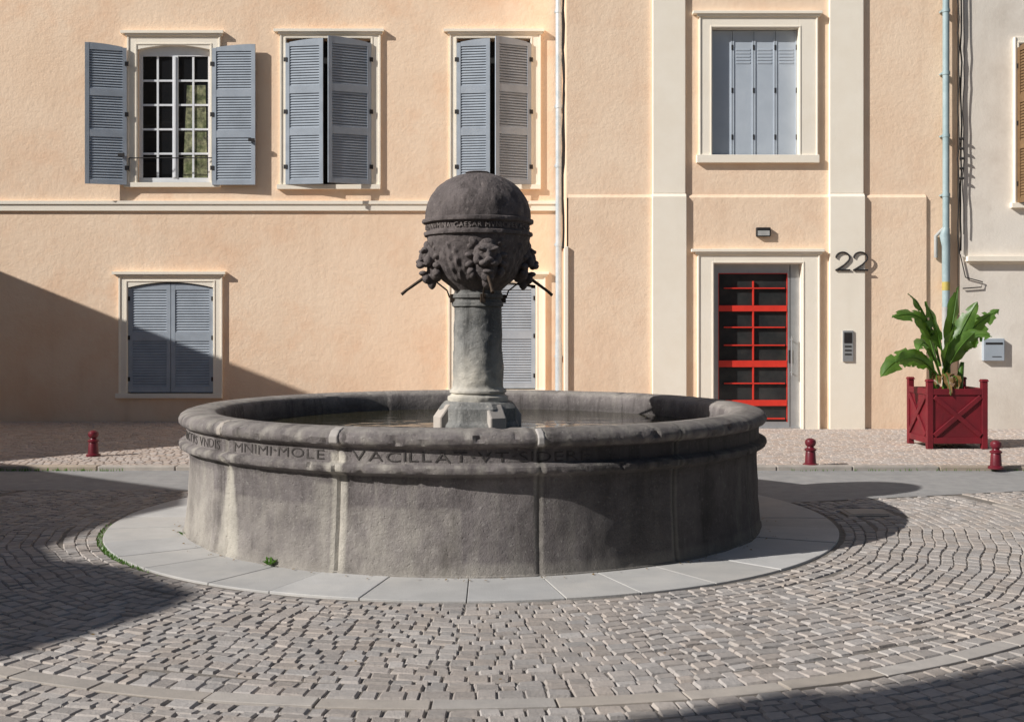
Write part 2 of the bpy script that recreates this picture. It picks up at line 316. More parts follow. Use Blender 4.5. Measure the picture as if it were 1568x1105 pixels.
def surround(mb,ox0,ox1,oz0,oz1,Y,wd=.16,top=.16,arch=0,pr=.035,corn=True,sill=True,m=0,wr=None,cornh=.08,c=.10):
    wr=wr or wd
    a0,a1=ox0-wd,ox1+wr; t1=oz1+top
    mb.box(a0,ox0,Y-pr,Y+.02,oz0,t1,m); mb.box(ox1,a1,Y-pr,Y+.02,oz0,t1,m)
    mb.box(ox0,ox1,Y-pr,Y+.02,oz1,t1,m)
    e=.022
    mb.box(a0-.002,a0+e,Y-pr-.014,Y-pr,oz0,t1,m); mb.box(a1-e,a1+.002,Y-pr-.014,Y-pr,oz0,t1,m)
    mb.box(ox0-e-.01,ox0-.01,Y-pr-.008,Y-pr,oz0,oz1+.01,m); mb.box(ox1+.01,ox1+e+.01,Y-pr-.008,Y-pr,oz0,oz1+.01,m)
    mb.box(ox0-e-.01,ox1+e+.01,Y-pr-.008,Y-pr,oz1+.01,oz1+.01+e,m)
    if arch>0:
        n=12; w=ox1-ox0
        for i in range(n):
            u0=i/n;u1=(i+1)/n
            f=lambda u: oz1-arch*(2*u-1)**2
            x0=ox0+w*u0;x1=ox0+w*u1
            poly=[(x0,f(u0)),(x1,f(u1)),(x1,oz1),(x0,oz1)]
            if abs(f(u0)-oz1)<1e-6: poly=poly[:3]
            if abs(f(u1)-oz1)<1e-6: poly=[(x0,f(u0)),(x1,oz1),(x0,oz1)]
            mb.prism(poly,lambda p:(p[0],Y-pr+.003,p[1]),lambda p:(p[0],Y+.14,p[1]),m)
    if corn:
        mb.box(a0-c*.35,a1+c*.35,Y-pr-.03,Y+.02,t1,t1+cornh*.45,m)
        mb.box(a0-c,a1+c*.6,Y-pr-.055,Y+.02,t1+cornh*.45,t1+cornh,m)
    if sill:
        mb.box(a0-.05,a1+.0,Y-pr-.035,Y+.2,oz0-.075,oz0,m)
def shutter(mb,hx,hy,z0,z1,w,sgn,ang,rise=.06,panels=((.03,.335),(.385,.625),(.675,.95)),m=0,t=.035,slat=.042,iron=1,solid=False,hinge=True):
    T=Matrix.Translation((hx,hy,0))@Matrix.Rotation(-sgn*ang,4,'Z')@Matrix.Diagonal((sgn,1,1,1))
    H=z1-z0; st=.065
    top=lambda x: z1-rise*(1-x/w)**2
    mb.box(0,st,-t,0,z0,top(0)-.001,m,T); mb.box(w-st,w,-t,0,z0,top(w)-.003,m,T)
    zs=[z0+H*a for p in panels for a in p]
    rails=[(z0,zs[0])]+[(zs[2*i+1],zs[2*i+2]) for i in range(len(panels)-1)]
    for a,b_ in rails: mb.box(st,w-st,-t+.002,-.002,a,b_,m,T)
    n=5
    for i in range(n):
        x0=st+(w-2*st)*i/n; x1=st+(w-2*st)*(i+1)/n
        mb.prism([(x0,zs[-1]),(x1,zs[-1]),(x1,top(x1)),(x0,top(x0))],lambda p:(p[0],-t+.002,p[1]),lambda p:(p[0],-.002,p[1]),m,T)
    for i in range(len(panels)):
        a,b_=zs[2*i],zs[2*i+1]; k=max(2,int((b_-a)/slat)); s=(b_-a)/k
        for j in range(k):
            zc=a+s*(j+.5)
            mb.prism([(-t+.008,zc-s*.46),(-t+.008,zc-s*.46+.010),(-.012,zc+s*.44),(-.012,zc+s*.44-.010)],lambda p:(st,p[0],p[1]),lambda p:(w-st,p[0],p[1]),m,T)
        mb.box(st,w-st,-.009,-.006,a,b_,iron,T)
    if hinge:
        for q in (.12,.5,.86):
            mb.box(-.03,.03,-t-.008,-t,z0+H*q-.035,z0+H*q+.035,iron,T)
    return T

left=empty('peach_house')
W1=(XL(211),XL(322),ZL(280),ZL(70)); W2=(XL(439),XL(568),ZL(283),ZL(60)); W3=(XL(700),XL(812),ZL(283),ZL(60))
L1=(XL(196),XL(327),ZL(602),ZL(432)); L3=(XL(697),XL(820),ZL(596),ZL(432))
WA=(XL(-260),XL(-140),ZL(280),ZL(70)); 
holes=[W1,W2,W3,L1,L3,WA]
mb=MB(); wall(mb,-22,.84,0.0,9.6,YL,holes,.22,0)
mb.box(-22,.84,YL+.3,YL+8,0,9.55,0); mb.box(-22.4,1.2,YL-.55,YL+8,9.6,9.75,1)
mb.build('walls',[M['peach'],M['roof']],left)
mb=MB()
surround(mb,*W1,YL,wd=.16,top=.15,arch=.07,wr=.17); surround(mb,*W2,YL,wd=.10,top=.07,wr=.16); surround(mb,*W3,YL,wd=.12,top=.07,wr=.17)
surround(mb,*L1,YL,wd=.14,top=.09,arch=.09,wr=.15); surround(mb,*L3,YL,wd=.11,top=.09,arch=.05,wr=.16); surround(mb,*WA,YL,arch=.07)
mb.box(-22,.80,YL-.04,YL+.02,ZL(323),ZL(313),0); mb.box(-22,.80,YL-.06,YL+.02,ZL(313),ZL(308),0)
mb.build('trim',[M['cream']],left,bevel=.005)
def glazing(hole,Y,name,parent,cols=2,rows=5,mid=.045,curt=True):
    x0,x1,z0,z1=hole; mb=MB(); fw=.055; xm=(x0+x1)/2
    mb.box(x0,x1,Y-.01,Y+.05,z0,z0+.09,0); mb.box(x0,x1,Y-.01,Y+.05,z1-.16,z1,0)
    mb.box(x0,x0+fw,Y-.01,Y+.05,z0+.09,z1-.16,0); mb.box(x1-fw,x1,Y-.01,Y+.05,z0+.09,z1-.16,0)
    mb.box(xm-mid,xm+mid,Y-.02,Y+.05,z0+.09,z1-.16,0); mb.box(xm-.012,xm+.012,Y-.035,Y-.02,z0+.1,z1-.17,0)
    for a,b_ in ((x0+fw,xm-mid),(xm+mid,x1-fw)):
        for k in range(1,cols):
            xx=a+(b_-a)*k/cols; mb.box(xx-.016,xx+.016,Y+.0,Y+.03,z0+.09,z1-.16,0)
        for k in range(1,rows):
            zz=z0+.09+(z1-.16-z0-.09)*k/rows; mb.box(a,b_,Y+.002,Y+.028,zz-.016,zz+.016,0)
    mb.add([(x0,Y+.022,z0),(x1,Y+.022,z0),(x1,Y+.022,z1),(x0,Y+.022,z1)],[(0,1,2,3)],1)
    if curt:
        zt=z0+(z1-z0)*.72
        mb.add([(xm+mid+.07,Y+.0205,z0+.08),(x1-fw-.02,Y+.0205,z0+.08),(x1-fw-.05,Y+.0205,zt),(xm+mid+.14,Y+.0205,zt)],[(0,1,2,3)],2)
    mb.build(name,[M['sash'],M['glass'],M['curtain_reflection']],parent)
glazing(W1,YL+.075,'window',left)
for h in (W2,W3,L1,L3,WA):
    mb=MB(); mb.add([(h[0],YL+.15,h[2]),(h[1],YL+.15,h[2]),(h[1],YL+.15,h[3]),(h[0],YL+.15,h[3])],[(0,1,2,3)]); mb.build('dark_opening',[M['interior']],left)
mb=MB()
def SH(*a,**k): shutter(mb,*a,**k)
SH(XL(196),YL-.06,ZL(284),ZL(70),XL(196)-XL(136),-1,R_(15)); 
SH(XL(327),YL-.055,ZL(284),ZL(70),XL(393)-XL(327),1,R_(2))
w=(W2[1]-W2[0])/2
SH(W2[0]+.0,YL-.04,ZL(283),ZL(62),w-.06,1,R_(8)); SH(W2[1]-.0,YL-.04,ZL(283),ZL(62),w+.02,-1,R_(22))
w=(W3[1]-W3[0])/2
SH(W3[0]+.0,YL-.04,ZL(283),ZL(62),w-.05,1,R_(8)); SH(W3[1]-.0,YL-.04,ZL(283),ZL(62),w+.02,-1,R_(22))
for h in (L1,L3,WA):
    w=(h[1]-h[0])/2
    SH(h[0]+.005,YL+.03,h[2]+.02,h[3]-.02,w-.01,1,0,rise=.08,panels=((.05,.47),(.55,.94))); SH(h[1]-.005,YL+.03,h[2]+.02,h[3]-.02,w-.01,-1,0,rise=.08,panels=((.05,.47),(.55,.94)))
mb.build('shutters',[M['shutter'],M['dark']],left)
mb=MB(); z=ZL(243)
mb.tube([(XL(200),YL-.08,z),(XL(330),YL-.08,z)],.009,8); mb.tube([(XL(200),YL-.08,z-.22),(XL(200),YL-.08,z)],.008,6)
for px,py in ((141,222),(388,216),(190,238)): mb.box(XL(px)-.05,XL(px)+.05,YL-.16,YL-.13,ZL(py)-.03,ZL(py)+.02)
mb.build('window_guard',[M['dark']],left)

right=empty('townhouse_with_red_door')
RW=(XR(1090),XR(1222),ZR(238),ZR(44)); RD=(XR(1092),XR(1226),0.03,ZR(404))
mb=MB(); zb=ZR(303)
x0,x1=.84,6.82
wall(mb,x0,x1,zb,10.0,YR,[RW],.16,0,1)
wall(mb,x0+.02,XR(1417),0.0,zb,YR-.045,[RD],.20,0,1)
wall(mb,XR(1417),x1,0.0,zb,YR-.01,[],0,0)
mb.add([(x0+.02,YR-.045,zb),(XR(1417),YR-.045,zb),(XR(1417),YR,zb+.05),(x0+.02,YR,zb+.05)],[(0,1,2,3)],0)
mb.add([(XR(1417),YR-.045,0),(XR(1417),YR,0),(XR(1417),YR,zb+.05),(XR(1417),YR-.045,zb)],[(0,1,2,3)],0)
mb.add([(x0,YR,0),(x0,YL,0),(x0,YL,10),(x0,YR,10)],[(0,1,2,3)],0)
mb.box(x0+.03,x1,YR+.35,YR+8,0,9.95,0); mb.box(x0-.4,x1+.3,YR-.5,YR+8,10.0,10.15,2)
mb.build('walls',[M['peach2'],M['cream'],M['roof']],right)
mb=MB()
for a,b_ in ((998,1050),(1268,1322)):
    mb.box(XR(a)+.01,XR(b_)-.01,YR-.055,YR+.02,zb+.06,9.95); mb.box(XR(a),XR(b_),YR-.10,YR-.02,0.02,zb+.01)
    mb.prism([(-.10,zb+.01),(0.0,zb+.01),(0,zb+.06),(-.05,zb+.06)],lambda p:(XR(a),YR+p[0],p[1]),lambda p:(XR(b_),YR+p[0],p[1]))
mb.build('pilasters',[M['cream']],right,bevel=.008)
mb=MB()
surround(mb,*RW,YR,wd=.20,top=.17,pr=.045,sill=False,wr=.29)
mb.box(RW[0]-.24,RW[1]+.31,YR-.075,YR+.14,RW[2]-.12,RW[2])
surround(mb,*RD,YR-.045,wd=.25,top=.14,pr=.045,sill=False,wr=.27)
mb.build('door_and_window_trim',[M['cream']],right,bevel=.005)
mb=MB(); x0,x1,z0,z1=RW; Y=YR+.075
mb.add([(x0,Y+.06,z0),(x1,Y+.06,z0),(x1,Y+.06,z1),(x0,Y+.06,z1)],[(0,1,2,3)],1)
n=4; w=(x1-x0)/n
for k in range(n):
    a=x0+w*k+.004; b_=x0+w*(k+1)-.004
    mb.box(a,b_,Y+.01,Y+.04,z0+.01,z1-.01,0)
    if k in(1,2,3):
        for j in range(5): zz=z1-.32-.05*j; mb.box(a+.05,b_-.05,Y+.004,Y+.0099,zz,zz+.028,0)
    for (p,q) in ((a,a+.022),(b_-.022,b_)): mb.box(p,q,Y-.001,Y+.0097,z0+.01,z1-.01,0)
    for q in (.15,.52,.86): mb.box(b_-.012,b_+.012,Y-.008,Y-.001,z0+(z1-z0)*q-.04,z0+(z1-z0)*q+.04,1)
mb.build('folding_shutters',[M['shutterin'],M['dark']],right,bevel=.002)
mb=MB(); Y=YR+.06; x0,x1,z0,z1=RD
gx0,gx1=XR(1101),XR(1207); gz0,gz1=ZR(646),ZR(418)
mb.box(x0,gx0,Y,Y+.05,.05,z1-.002,0); mb.box(gx1,x1,Y-.004,Y+.05,.05,z1-.002,0); mb.box(gx0,gx1,Y,Y+.05,gz1,z1-.002,0); mb.box(gx0,gx1,Y,Y+.05,.05,gz0,0)
mb.box(x0,x1,Y-.05,Y+.1,.03,.06,0)
mb.box(gx1+.035,gx1+.045,Y-.006,Y-.0045,.06,z1-.01,3)
mb.add([(gx0,Y+.03,gz0),(gx1,Y+.03,gz0),(gx1,Y+.03,gz1),(gx0,Y+.03,gz1)],[(0,1,2,3)],1)
rf=.008
mb.box(gx0,gx0+rf,Y-.008,Y+.02,gz0,gz1,2); mb.box(gx1-rf,gx1,Y-.008,Y+.02,gz0,gz1,2); mb.box(gx0+rf,gx1-rf,Y-.008,Y+.02,gz1-rf,gz1,2)
for y,h in ((441,1.8),(472,9),(501,2.0),(528.5,2.0),(557,10),(587,2.0),(617,9),(641,2.2)):
    mb.box(gx0+rf+(.08 if h<5 else 0),gx1-rf-(.03 if h<5 else 0),Y-.012,Y+.02,ZR(y+h/2),ZR(y-h/2),2)
for i,(a,b_) in enumerate(((430,439.9),(442.1,467),(477,499.8),(502.2,527.3),(529.7,551.5),(562.5,585.8),(588.2,612),(622,639.7))):
    mb.box(XR(1153.4),XR(1155.6),Y-.010,Y+.02,ZR(b_),ZR(a),2)
mb.tube([(XR(1212),Y-.07,ZR(575)),(XR(1212),Y-.07,ZR(515))],.013,10,0); 
for zz in (ZR(570),ZR(520)): mb.tube([(XR(1212),Y-.07,zz),(XR(1212),Y,zz)],.009,8,0)
mb.box(XR(1209),XR(1215),Y-.012,Y-.004,ZR(556),ZR(536),3)
mb.build('red_barred_door',[M['alu'],M['doorglass'],M['red'],M['dark']],right)
o=empty('wall_lamp'); mb=MB(); mb.box(XR(1156),XR(1178),YR-.11,YR-.046,ZR(363),ZR(349)); mb.build('housing',[M['dark']],o,bevel=.012); mb=MB(); mb.box(XR(1158),XR(1176),YR-.114,YR-.111,ZR(361.5),ZR(354)); mb.build('lens',[M['pvc']],o)
o=empty('intercom_panel'); mb=MB(); mb.box(XR(1287),XR(1303),YR-.125,YR-.101,ZR(553),ZR(506)); mb.build('plate',[M['alu']],o,bevel=.004)
mb=MB(); mb.box(XR(1289),XR(1301),YR-.129,YR-.1255,ZR(525),ZR(509)); 
for k in range(3): mb.box(XR(1290),XR(1300),YR-.130,YR-.1255,ZR(531+k*6),ZR(529+k*6))
mb.build('buttons',[M['dark']],o)
def textverts(ch,size,ext=.004,off=0):
    cu=bpy.data.curves.new('t','FONT'); cu.body=ch; cu.size=size; cu.extrude=ext; cu.resolution_u=3; cu.offset=off
    ob=bpy.data.objects.new('t',cu); scene.collection.objects.link(ob); dg=bpy.context.evaluated_depsgraph_get(); dg.update()
    me=bpy.data.meshes.new_from_object(ob.evaluated_get(dg)); vs=[v.co.copy() for v in me.vertices]; fs=[tuple(p.vertices) for p in me.polygons]
    bpy.data.objects.remove(ob); return vs,fs
mb=MB()
for gx in (1276,1303):
    X0=XR(gx); Z0=ZR(414); w=.225; h=.27
    pts=[(X0+w/2-w*.46*math.cos(R_(a)),YR-.115,Z0+h-.085+.085*math.sin(R_(a))) for a in range(0,200,15)]
    pts+=[(X0+w*.86,YR-.115,Z0+h*.50),(X0+w*.62,YR-.115,Z0+h*.30),(X0+w*.25,YR-.115,Z0+h*.10),(X0+.01,YR-.115,Z0)]
    mb.tube(pts,.013,8); mb.tube([(X0,YR-.115,Z0),(X0+w,YR-.115,Z0)],.013,8)
mb.build('house_number',[M['dark']],smooth=True)

cr=empty('cream_house'); YC=17.42; XC=6.83
CW=(XR(1556),XR(1680),ZR(312),ZR(70))
mb=MB(); wall(mb,XC,26,0,10.4,YC,[CW],.2,0,0); mb.add([(XC,YC,0),(XC,YC+1,0),(XC,YC+1,10.4),(XC,YC,10.4)],[(0,1,2,3)]); mb.box(XC+.05,26,YC+.3,YC+8,0,10.3,0); mb.box(XC-.2,26.4,YC-.5,YC+8,10.4,10.55,1)
mb.build('walls',[M['creamwall'],M['roof']],cr)
mb=MB(); mb.box(XC+.08,26,YC-.10,YC+.02,ZR(401),ZR(393)); mb.box(XC+.12,26,YC-.06,YC+.02,ZR(404),ZR(401)-.001)
surround(mb,*CW,YC,wd=.08,top=.10,pr=.04,corn=False,sill=True); mb.build('trim',[M['cream']],cr,bevel=.005)
glazing(CW,YC+.12,'window',cr,1,3,curt=False)
mb=MB(); shutter(mb,CW[0]-.0,YC-.03,CW[2],CW[3],.62,1,R_(80),iron=1); shutter(mb,CW[1],YC-.03,CW[2],CW[3],.6,1,R_(8)); mb.build('shutters',[M['wood'],M['dark']],cr)
o=empty('letter_box'); mb=MB(); mb.box(XR(1500),XR(1532),YC-.07,YC+.01,ZR(552),ZR(518)); mb.build('box',[M['alu2']],o,bevel=.008)
mb=MB(); mb.box(XR(1503),XR(1529),YC-.074,YC-.0705,ZR(527),ZR(524)); mb.box(XR(1513),XR(1527),YC-.074,YC-.0705,ZR(546),ZR(545)); mb.build('slot',[M['dark']],o)

# ---------------------------------------------------------------- drainpipes & cables
o=empty('drainpipe'); x=XL(855)+.0; y=YL-.10
mb=MB(); mb.tube([(x,y,.05),(x,y,9.6)],.05,16,0); 
for zz in (ZL(165),ZL(375),ZL(545),ZL(20),ZL(255)): mb.tube([(x,y,zz-.03),(x,y,zz+.03)],.058,16,0); mb.box(x-.065,x+.065,y,y+.09,zz-.012,zz+.012,0)
mb.tube([(x,y,.05),(x,y,1.35)],.056,16,0)
mb.build('pipe',[M['pipe']],o,smooth=True)
o=empty('drainpipe'); x=XR(1444); y=YR-.12
mb=MB(); mb.tube([(x,y,ZR(350)),(x,y,10)],.05,16,0)
mb.tube([(x,y,ZR(350)),(x-.02,y,ZR(362)),(x-.0,y,ZR(378)),(x-.0,y,ZR(470))],[.055,.075,.06,.055],16,0)
mb.tube([(x-.01,y,.05),(x-.01,y,ZR(470))],.05,16,1)
mb.tube([(x-.13,YR-.05,ZR(395)),(x-.13,YR-.05,ZR(362)),(x-.03,y,ZR(350))],.028,10,1)
mb.tube([(x-.0,y-.0,ZR(445)),(x-.0,y,ZR(432))],.058,16,2)
for zz in (ZR(115),ZR(300),ZR(20),ZR(210)): mb.tube([(x,y,zz-.025),(x,y,zz+.025)],.058,16,0); mb.box(x-.065,x+.065,y,y+.11,zz-.012,zz+.012,0)
mb.build('pipe',[M['pipe2'],M['pvc'],M['yellow']],o,smooth=True)
def wob(x,y,z0,z1,n,a): return [(x+random.uniform(-a,a),y+random.uniform(-a*.3,0),z0+(z1-z0)*i/n) for i in range(n+1)]
o=empty('facade_cables'); mb=MB()
mb.tube(wob(.79,YR+.1,ZR(380),9.5,26,.012),.018,6); mb.tube(wob(.80,YR+.25,ZR(300),9.5,22,.02),.013,6); mb.tube(wob(.78,YL-.05,.2,ZL(380),12,.01),.01,6)
mb.tube(wob(XR(1467),YR-.12,ZR(385),9.9,30,.014),.014,6); mb.tube(wob(XR(1462),YR-.14,ZR(390),9.9,30,.018),.010,6); mb.tube(wob(XR(1470),YR-.14,ZR(360),9.9,30,.02),.008,6)
for k in range(5):
    zz=ZR(215+k*15); mb.tube([(XR(1464),YR-.14,zz),(XR(1470),YR-.16,zz)],.02,8); 
mb.tube([(XR(1466),YC-.03,ZR(390)),(XR(1474),YC-.03,ZR(425)),(XR(1500),YC-.03,ZR(432)),(XR(1498),YC-.03,ZR(440)),(XR(1470),YC-.03,ZR(442))],.009,6)
mb.build('cables',[M['dark']],o,smooth=True)
mb=MB(); mb.box(.80,.86,YR-.09,YR-.047,.05,ZR(378)); mb.build('cable_trunking',[M['cream']],None,bevel=.008)

# ---------------------------------------------------------------- off-frame houses
def backp(pts,X0=-11.0):
    out=[]
    for p in pts:
        if len(p)==2: t=(p[0]-X0)/KX; out.append((p[1]-KY*t,t))
        else: t=(p[0]-X0)/KX; out.append((p[1]-KY*t,p[2]+t))
    return out
def house(name,sky,X0=-11.0,dep=7.0):  # unseen occluder; skyline shaped to cast the wanted wall and ground shadows
    e=empty(name); y0=sky[0][0]; y1=sky[-1][0]
    poly=[(y0,-.02)]+sky+[(y1,-.02)]; sh=dep*KY/KX
    mb=MB(); mb.prism(poly,lambda p:(X0,p[0],p[1]),lambda p:(X0-dep,p[0]-sh,p[1])); mb.build('walls',[M['house']],e)
    mb=MB(); lo,hi=min(y0,y1),max(y0,y1); y=lo+.8
    while y<hi-1.4:
        for z in (.9,3.4,6.2,9.0):
            zz=min([s[1] for s in sky if abs(s[0]-y)<2.5] or [s[1] for s in sky])
            if z+1.5<zz: mb.box(X0-.02,X0+.02,y,y+.9,z,z+1.35,0); mb.box(X0,X0+.04,y-.35,y-.01,z,z+1.35,1); mb.box(X0,X0+.04,y+.91,y+1.25,z,z+1.35,1)
        y+=2.3
    if mb.v: mb.build('windows',[M['glass'],M['shutter']],e)
    return e
sk=backp([(XL(-70),YL,ZL(385)),(XL(0),YL,ZL(415)),(XL(190),YL,ZL(492)),(XL(460),YL,ZL(597)),(XL(600),YL,ZL(651)),(-4.25,15.05),(-5.0,14.3),(-5.9,13.2)])
house('gabled_occluder_house',sk)
sk2=backp([(-5.9,13.2),(-3.14,11.15),(-2.9,10.2),(-3.25,9.3),(-3.35,8.3),(-3.1,7.85),(-2.55,7.6),(-1.85,6.85),(-1.9,6.5),(-2.2,5.9),(-2.45,5.45)])
sk2=[(sk2[0][0]-.004,sk2[0][1])]+sk2[1:]
house('row_occluder_house',sk2)
sk3=backp([(.55,4.55),(1.3,5.05),(1.55,4.95),(2.5,5.48),(5,6.6)])
sk3=[(sk3[0][0]-.05,sk3[0][1]-3)]+sk3+[(-1.5,13),(-7,13)]
house('tall_occluder',sk3)  # unseen block added to shade the lower right foreground
e=empty('opposite_house'); mb=MB(); mb.box(-9,30,-22,-14,0,8,0); mb.box(-9.4,30.4,-22.4,-13.5,8,8.2,1)
x=-8
while x<28:
    for z in (.8,3.4,5.8): mb.box(x,x+1.1,-14,-13.97,z,z+1.6,2); mb.box(x-.6,x-.01,-14,-13.95,z,z+1.6,3); mb.box(x+1.11,x+1.7,-14,-13.95,z,z+1.6,3)
    x+=3.2
mb.build('body',[M['house'],M['roof'],M['glass'],M['shutter']],e)

# ---------------------------------------------------------------- fountain
ft=empty('stone_fountain')
NS=720
prof=[(2.06,.60),(2.065,.80),(2.075,.90),(2.09,.925),(2.12,.94),(2.18,.948),(2.24,.95),(2.30,.947),(2.345,.935),(2.375,.915),(2.388,.89),(2.385,.865),(2.37,.845),(2.345,.835),(2.338,.828),(2.325,.822),(2.322,.80),(2.322,.77),(2.323,.735),(2.335,.728),(2.365,.722),(2.382,.71),(2.385,.69),(2.378,.672),(2.355,.660),(2.33,.652),(2.312,.640),(2.305,.60)]
for k in range(1,21): 
    z=.60-.575*k/20; prof.append((2.305+.030*(k/20)**2,z))
prof+= [(2.345,.02),(2.35,-.015)]
J=[R_(a) for a in (-46,-20.5,12,37.5,64,92,120,149,177,206,234,262,289)]
segt=[random.random() for _ in J]
def dj(t): return min((abs(((t-j+math.pi)%(2*math.pi))-math.pi),i) for i,j in enumerate(J))
vs=[];fs=[];att=[]
for (r,z) in prof:
    for k in range(NS):
        t=2*math.pi*k/NS
        d,i=dj(t); tt=((t+math.pi)%(2*math.pi))-math.pi; deg=math.degrees(tt)
        si=sum(1 for j in J if (j%(2*math.pi))<=t)%len(J)
        nz=noise.fractal((math.sin(t)*2.3*2.2,math.cos(t)*2.3*2.2,z*2.2),.8,2,4)
        nf=noise.fractal((math.sin(t)*2.3*12,math.cos(t)*2.3*12,z*12),.7,2,3)
        band=.732<z<.815 and r>2.2
        amp=.003 if z>.64 else .013
        so=(segt[si]-.5)*.014
        if band: amp=.001; so=0
        rr=r+nz*amp+so
        if r>2.37 and z>.65: rr-=max(0,nf-.38)*.05
        zz=z
        if z>.93 and r>2.1: zz-=max(0,nf-.35)*.02+max(0,nz)*.004
        dm=d*2.3
        out=r>2.2
        if dm<.008 and out: rr-=.010
        pale=0
        if out and dm<.03: pale=.5*(1-dm/.03)
        nn=.5+.5*noise.noise((t*14,z*2.2,3.1)); n2=.5+.5*noise.noise((t*30,z*9,7.1))
        if out and z<.70 and i==0:
            wd=.03+.13*(.66-z)/.66; off=(tt-J[0])*2.3-.02
            if abs(off)<wd: pale=max(pale,1.5*(1-abs(off)/wd)**.3*(.6+.4*nn))
        if out and i==1 and z<.80 :
            wd=.045; off=(tt-J[1])*2.3
            if abs(off)<wd: pale=max(pale,1.3*(.5+.5*nn))
        if out and i==1 and z<.6:
            off=(tt-J[1])*2.3+.10
            if abs(off)<.13: pale=max(pale,.8*(1-abs(off)/.13)*nn*1.4)
        if out and i in (2,3) and dm<.035: pale=max(pale,1.0*nn)
        if z>.83 and i in(0,2) and dm<.04: pale=1.0
        if -110<deg<-52 and z<.6 and out: pale=max(pale,.85*nn*(1-z/.6)+.2)
        if out and deg<0 and z<.45: pale=max(pale,.4*n2)
        if z<.09 and out: pale=max(pale,.5*(1-z/.09)*nn+.25)
        if r<2.2 and z>.9: pale=max(pale,.25)
        if .93<z and r>2.1: pale=max(pale,.15+.6*max(0,n2-.3))
        if r>2.36 and z>.65: pale=max(pale,max(0,n2-.5)*1.8)
        dark=0  # painted shade on the right side and under the moulding, plus damp stains
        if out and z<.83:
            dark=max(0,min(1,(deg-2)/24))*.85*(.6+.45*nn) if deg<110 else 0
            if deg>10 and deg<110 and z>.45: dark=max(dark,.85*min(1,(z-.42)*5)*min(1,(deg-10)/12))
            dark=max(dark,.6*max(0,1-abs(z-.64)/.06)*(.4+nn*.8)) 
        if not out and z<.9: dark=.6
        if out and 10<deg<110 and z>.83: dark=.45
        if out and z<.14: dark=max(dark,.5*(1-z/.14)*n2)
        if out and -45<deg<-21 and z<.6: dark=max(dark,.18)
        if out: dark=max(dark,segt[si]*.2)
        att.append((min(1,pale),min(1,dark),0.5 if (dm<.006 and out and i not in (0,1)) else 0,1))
        vs.append((CX+rr*math.sin(t),CY-rr*math.cos(t),zz+nz*(.003 if not band else 0)))
for i in range(len(prof)-1):
    for k in range(NS): fs.append((i*NS+k,i*NS+(k+1)%NS,(i+1)*NS+(k+1)%NS,(i+1)*NS+k))
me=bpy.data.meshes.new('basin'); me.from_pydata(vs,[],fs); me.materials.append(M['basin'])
ca=me.color_attributes.new('wear_shade','FLOAT_COLOR','POINT'); ca.data.foreach_set('color',np.array(att,np.float32).ravel())
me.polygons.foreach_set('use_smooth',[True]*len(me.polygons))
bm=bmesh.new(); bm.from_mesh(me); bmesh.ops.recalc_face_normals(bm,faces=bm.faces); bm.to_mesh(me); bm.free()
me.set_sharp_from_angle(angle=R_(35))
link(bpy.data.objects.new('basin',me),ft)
mb=MB()
for j,wd in ((J[1],.032),(J[0],.028),(J[2],.022)):
    T=Matrix.Translation((CX,CY,0))@Matrix.Rotation(j,4,'Z')
    mb.prism([(-2.30,.953),(-2.36,.936),(-2.396,.90),(-2.394,.855),(-2.36,.838),(-2.30,.84)],lambda p:(-wd,p[0],p[1]),lambda p:(wd,p[0],p[1]),0,T)
mb.build('rim_patch',[M['band']],ft,bevel=.008)
mb=MB(); mb.add([(CX+2.075*math.sin(2*math.pi*k/96),CY-2.075*math.cos(2*math.pi*k/96),.765) for k in range(96)],[tuple(range(96))]); mb.build('water',[M['water']],ft)
def ringtext(txt,R,z,size,th0,th1,mt,name,cx=CX,cy=CY,ext=.004):
    mb=MB(); items=[];tot=0
    for ch in txt:
        if ch==' ': items.append(None); tot+=size*.38; continue
        if ch=='.': v,f=[Vector((-.006,size*.33,ext)),Vector((.006,size*.33,ext)),Vector((.006,size*.33+.012,ext)),Vector((-.006,size*.33+.012,ext))],[(0,1,2,3)]
        else: v,f=textverts(ch,size,ext,-size*.008)
        mn=min(p.x for p in v); mx=max(p.x for p in v); items.append((v,f,mn,mx)); tot+=mx-mn+size*.15
    sx=(th1-th0)*R/tot; th=th0
    for it in items:
        if it is None: th+=size*.38*sx/R; continue
        v,f,mn,mx=it; P=[]; jz=random.uniform(-.003,.003)
        for p in v:
            t=th+(p.x-mn)*sx/R; rr=R+p.z; P.append((cx+rr*math.sin(t),cy-rr*math.cos(t),z+p.y+jz))
        mb.add(P,f); th+=(mx-mn+size*.15)*sx/R
    mb.build(name,[mt],ft)
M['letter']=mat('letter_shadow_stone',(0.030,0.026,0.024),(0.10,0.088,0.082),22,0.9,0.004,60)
ringtext('FACTVS VNDIS',2.3245,.742,.092,R_(-71),R_(-48),M['letter'],'inscription_a',ext=.002)
ringtext('MNIMI.MOLE',2.3245,.742,.092,R_(-43.5),R_(-22.5),M['letter'],'inscription_b',ext=.002)
ringtext('VACILLAT.VT.SIDERE',2.3245,.742,.092,R_(-18),R_(21),M['letter'],'inscription_c',ext=.002)
PX,PY=-0.285,9.56
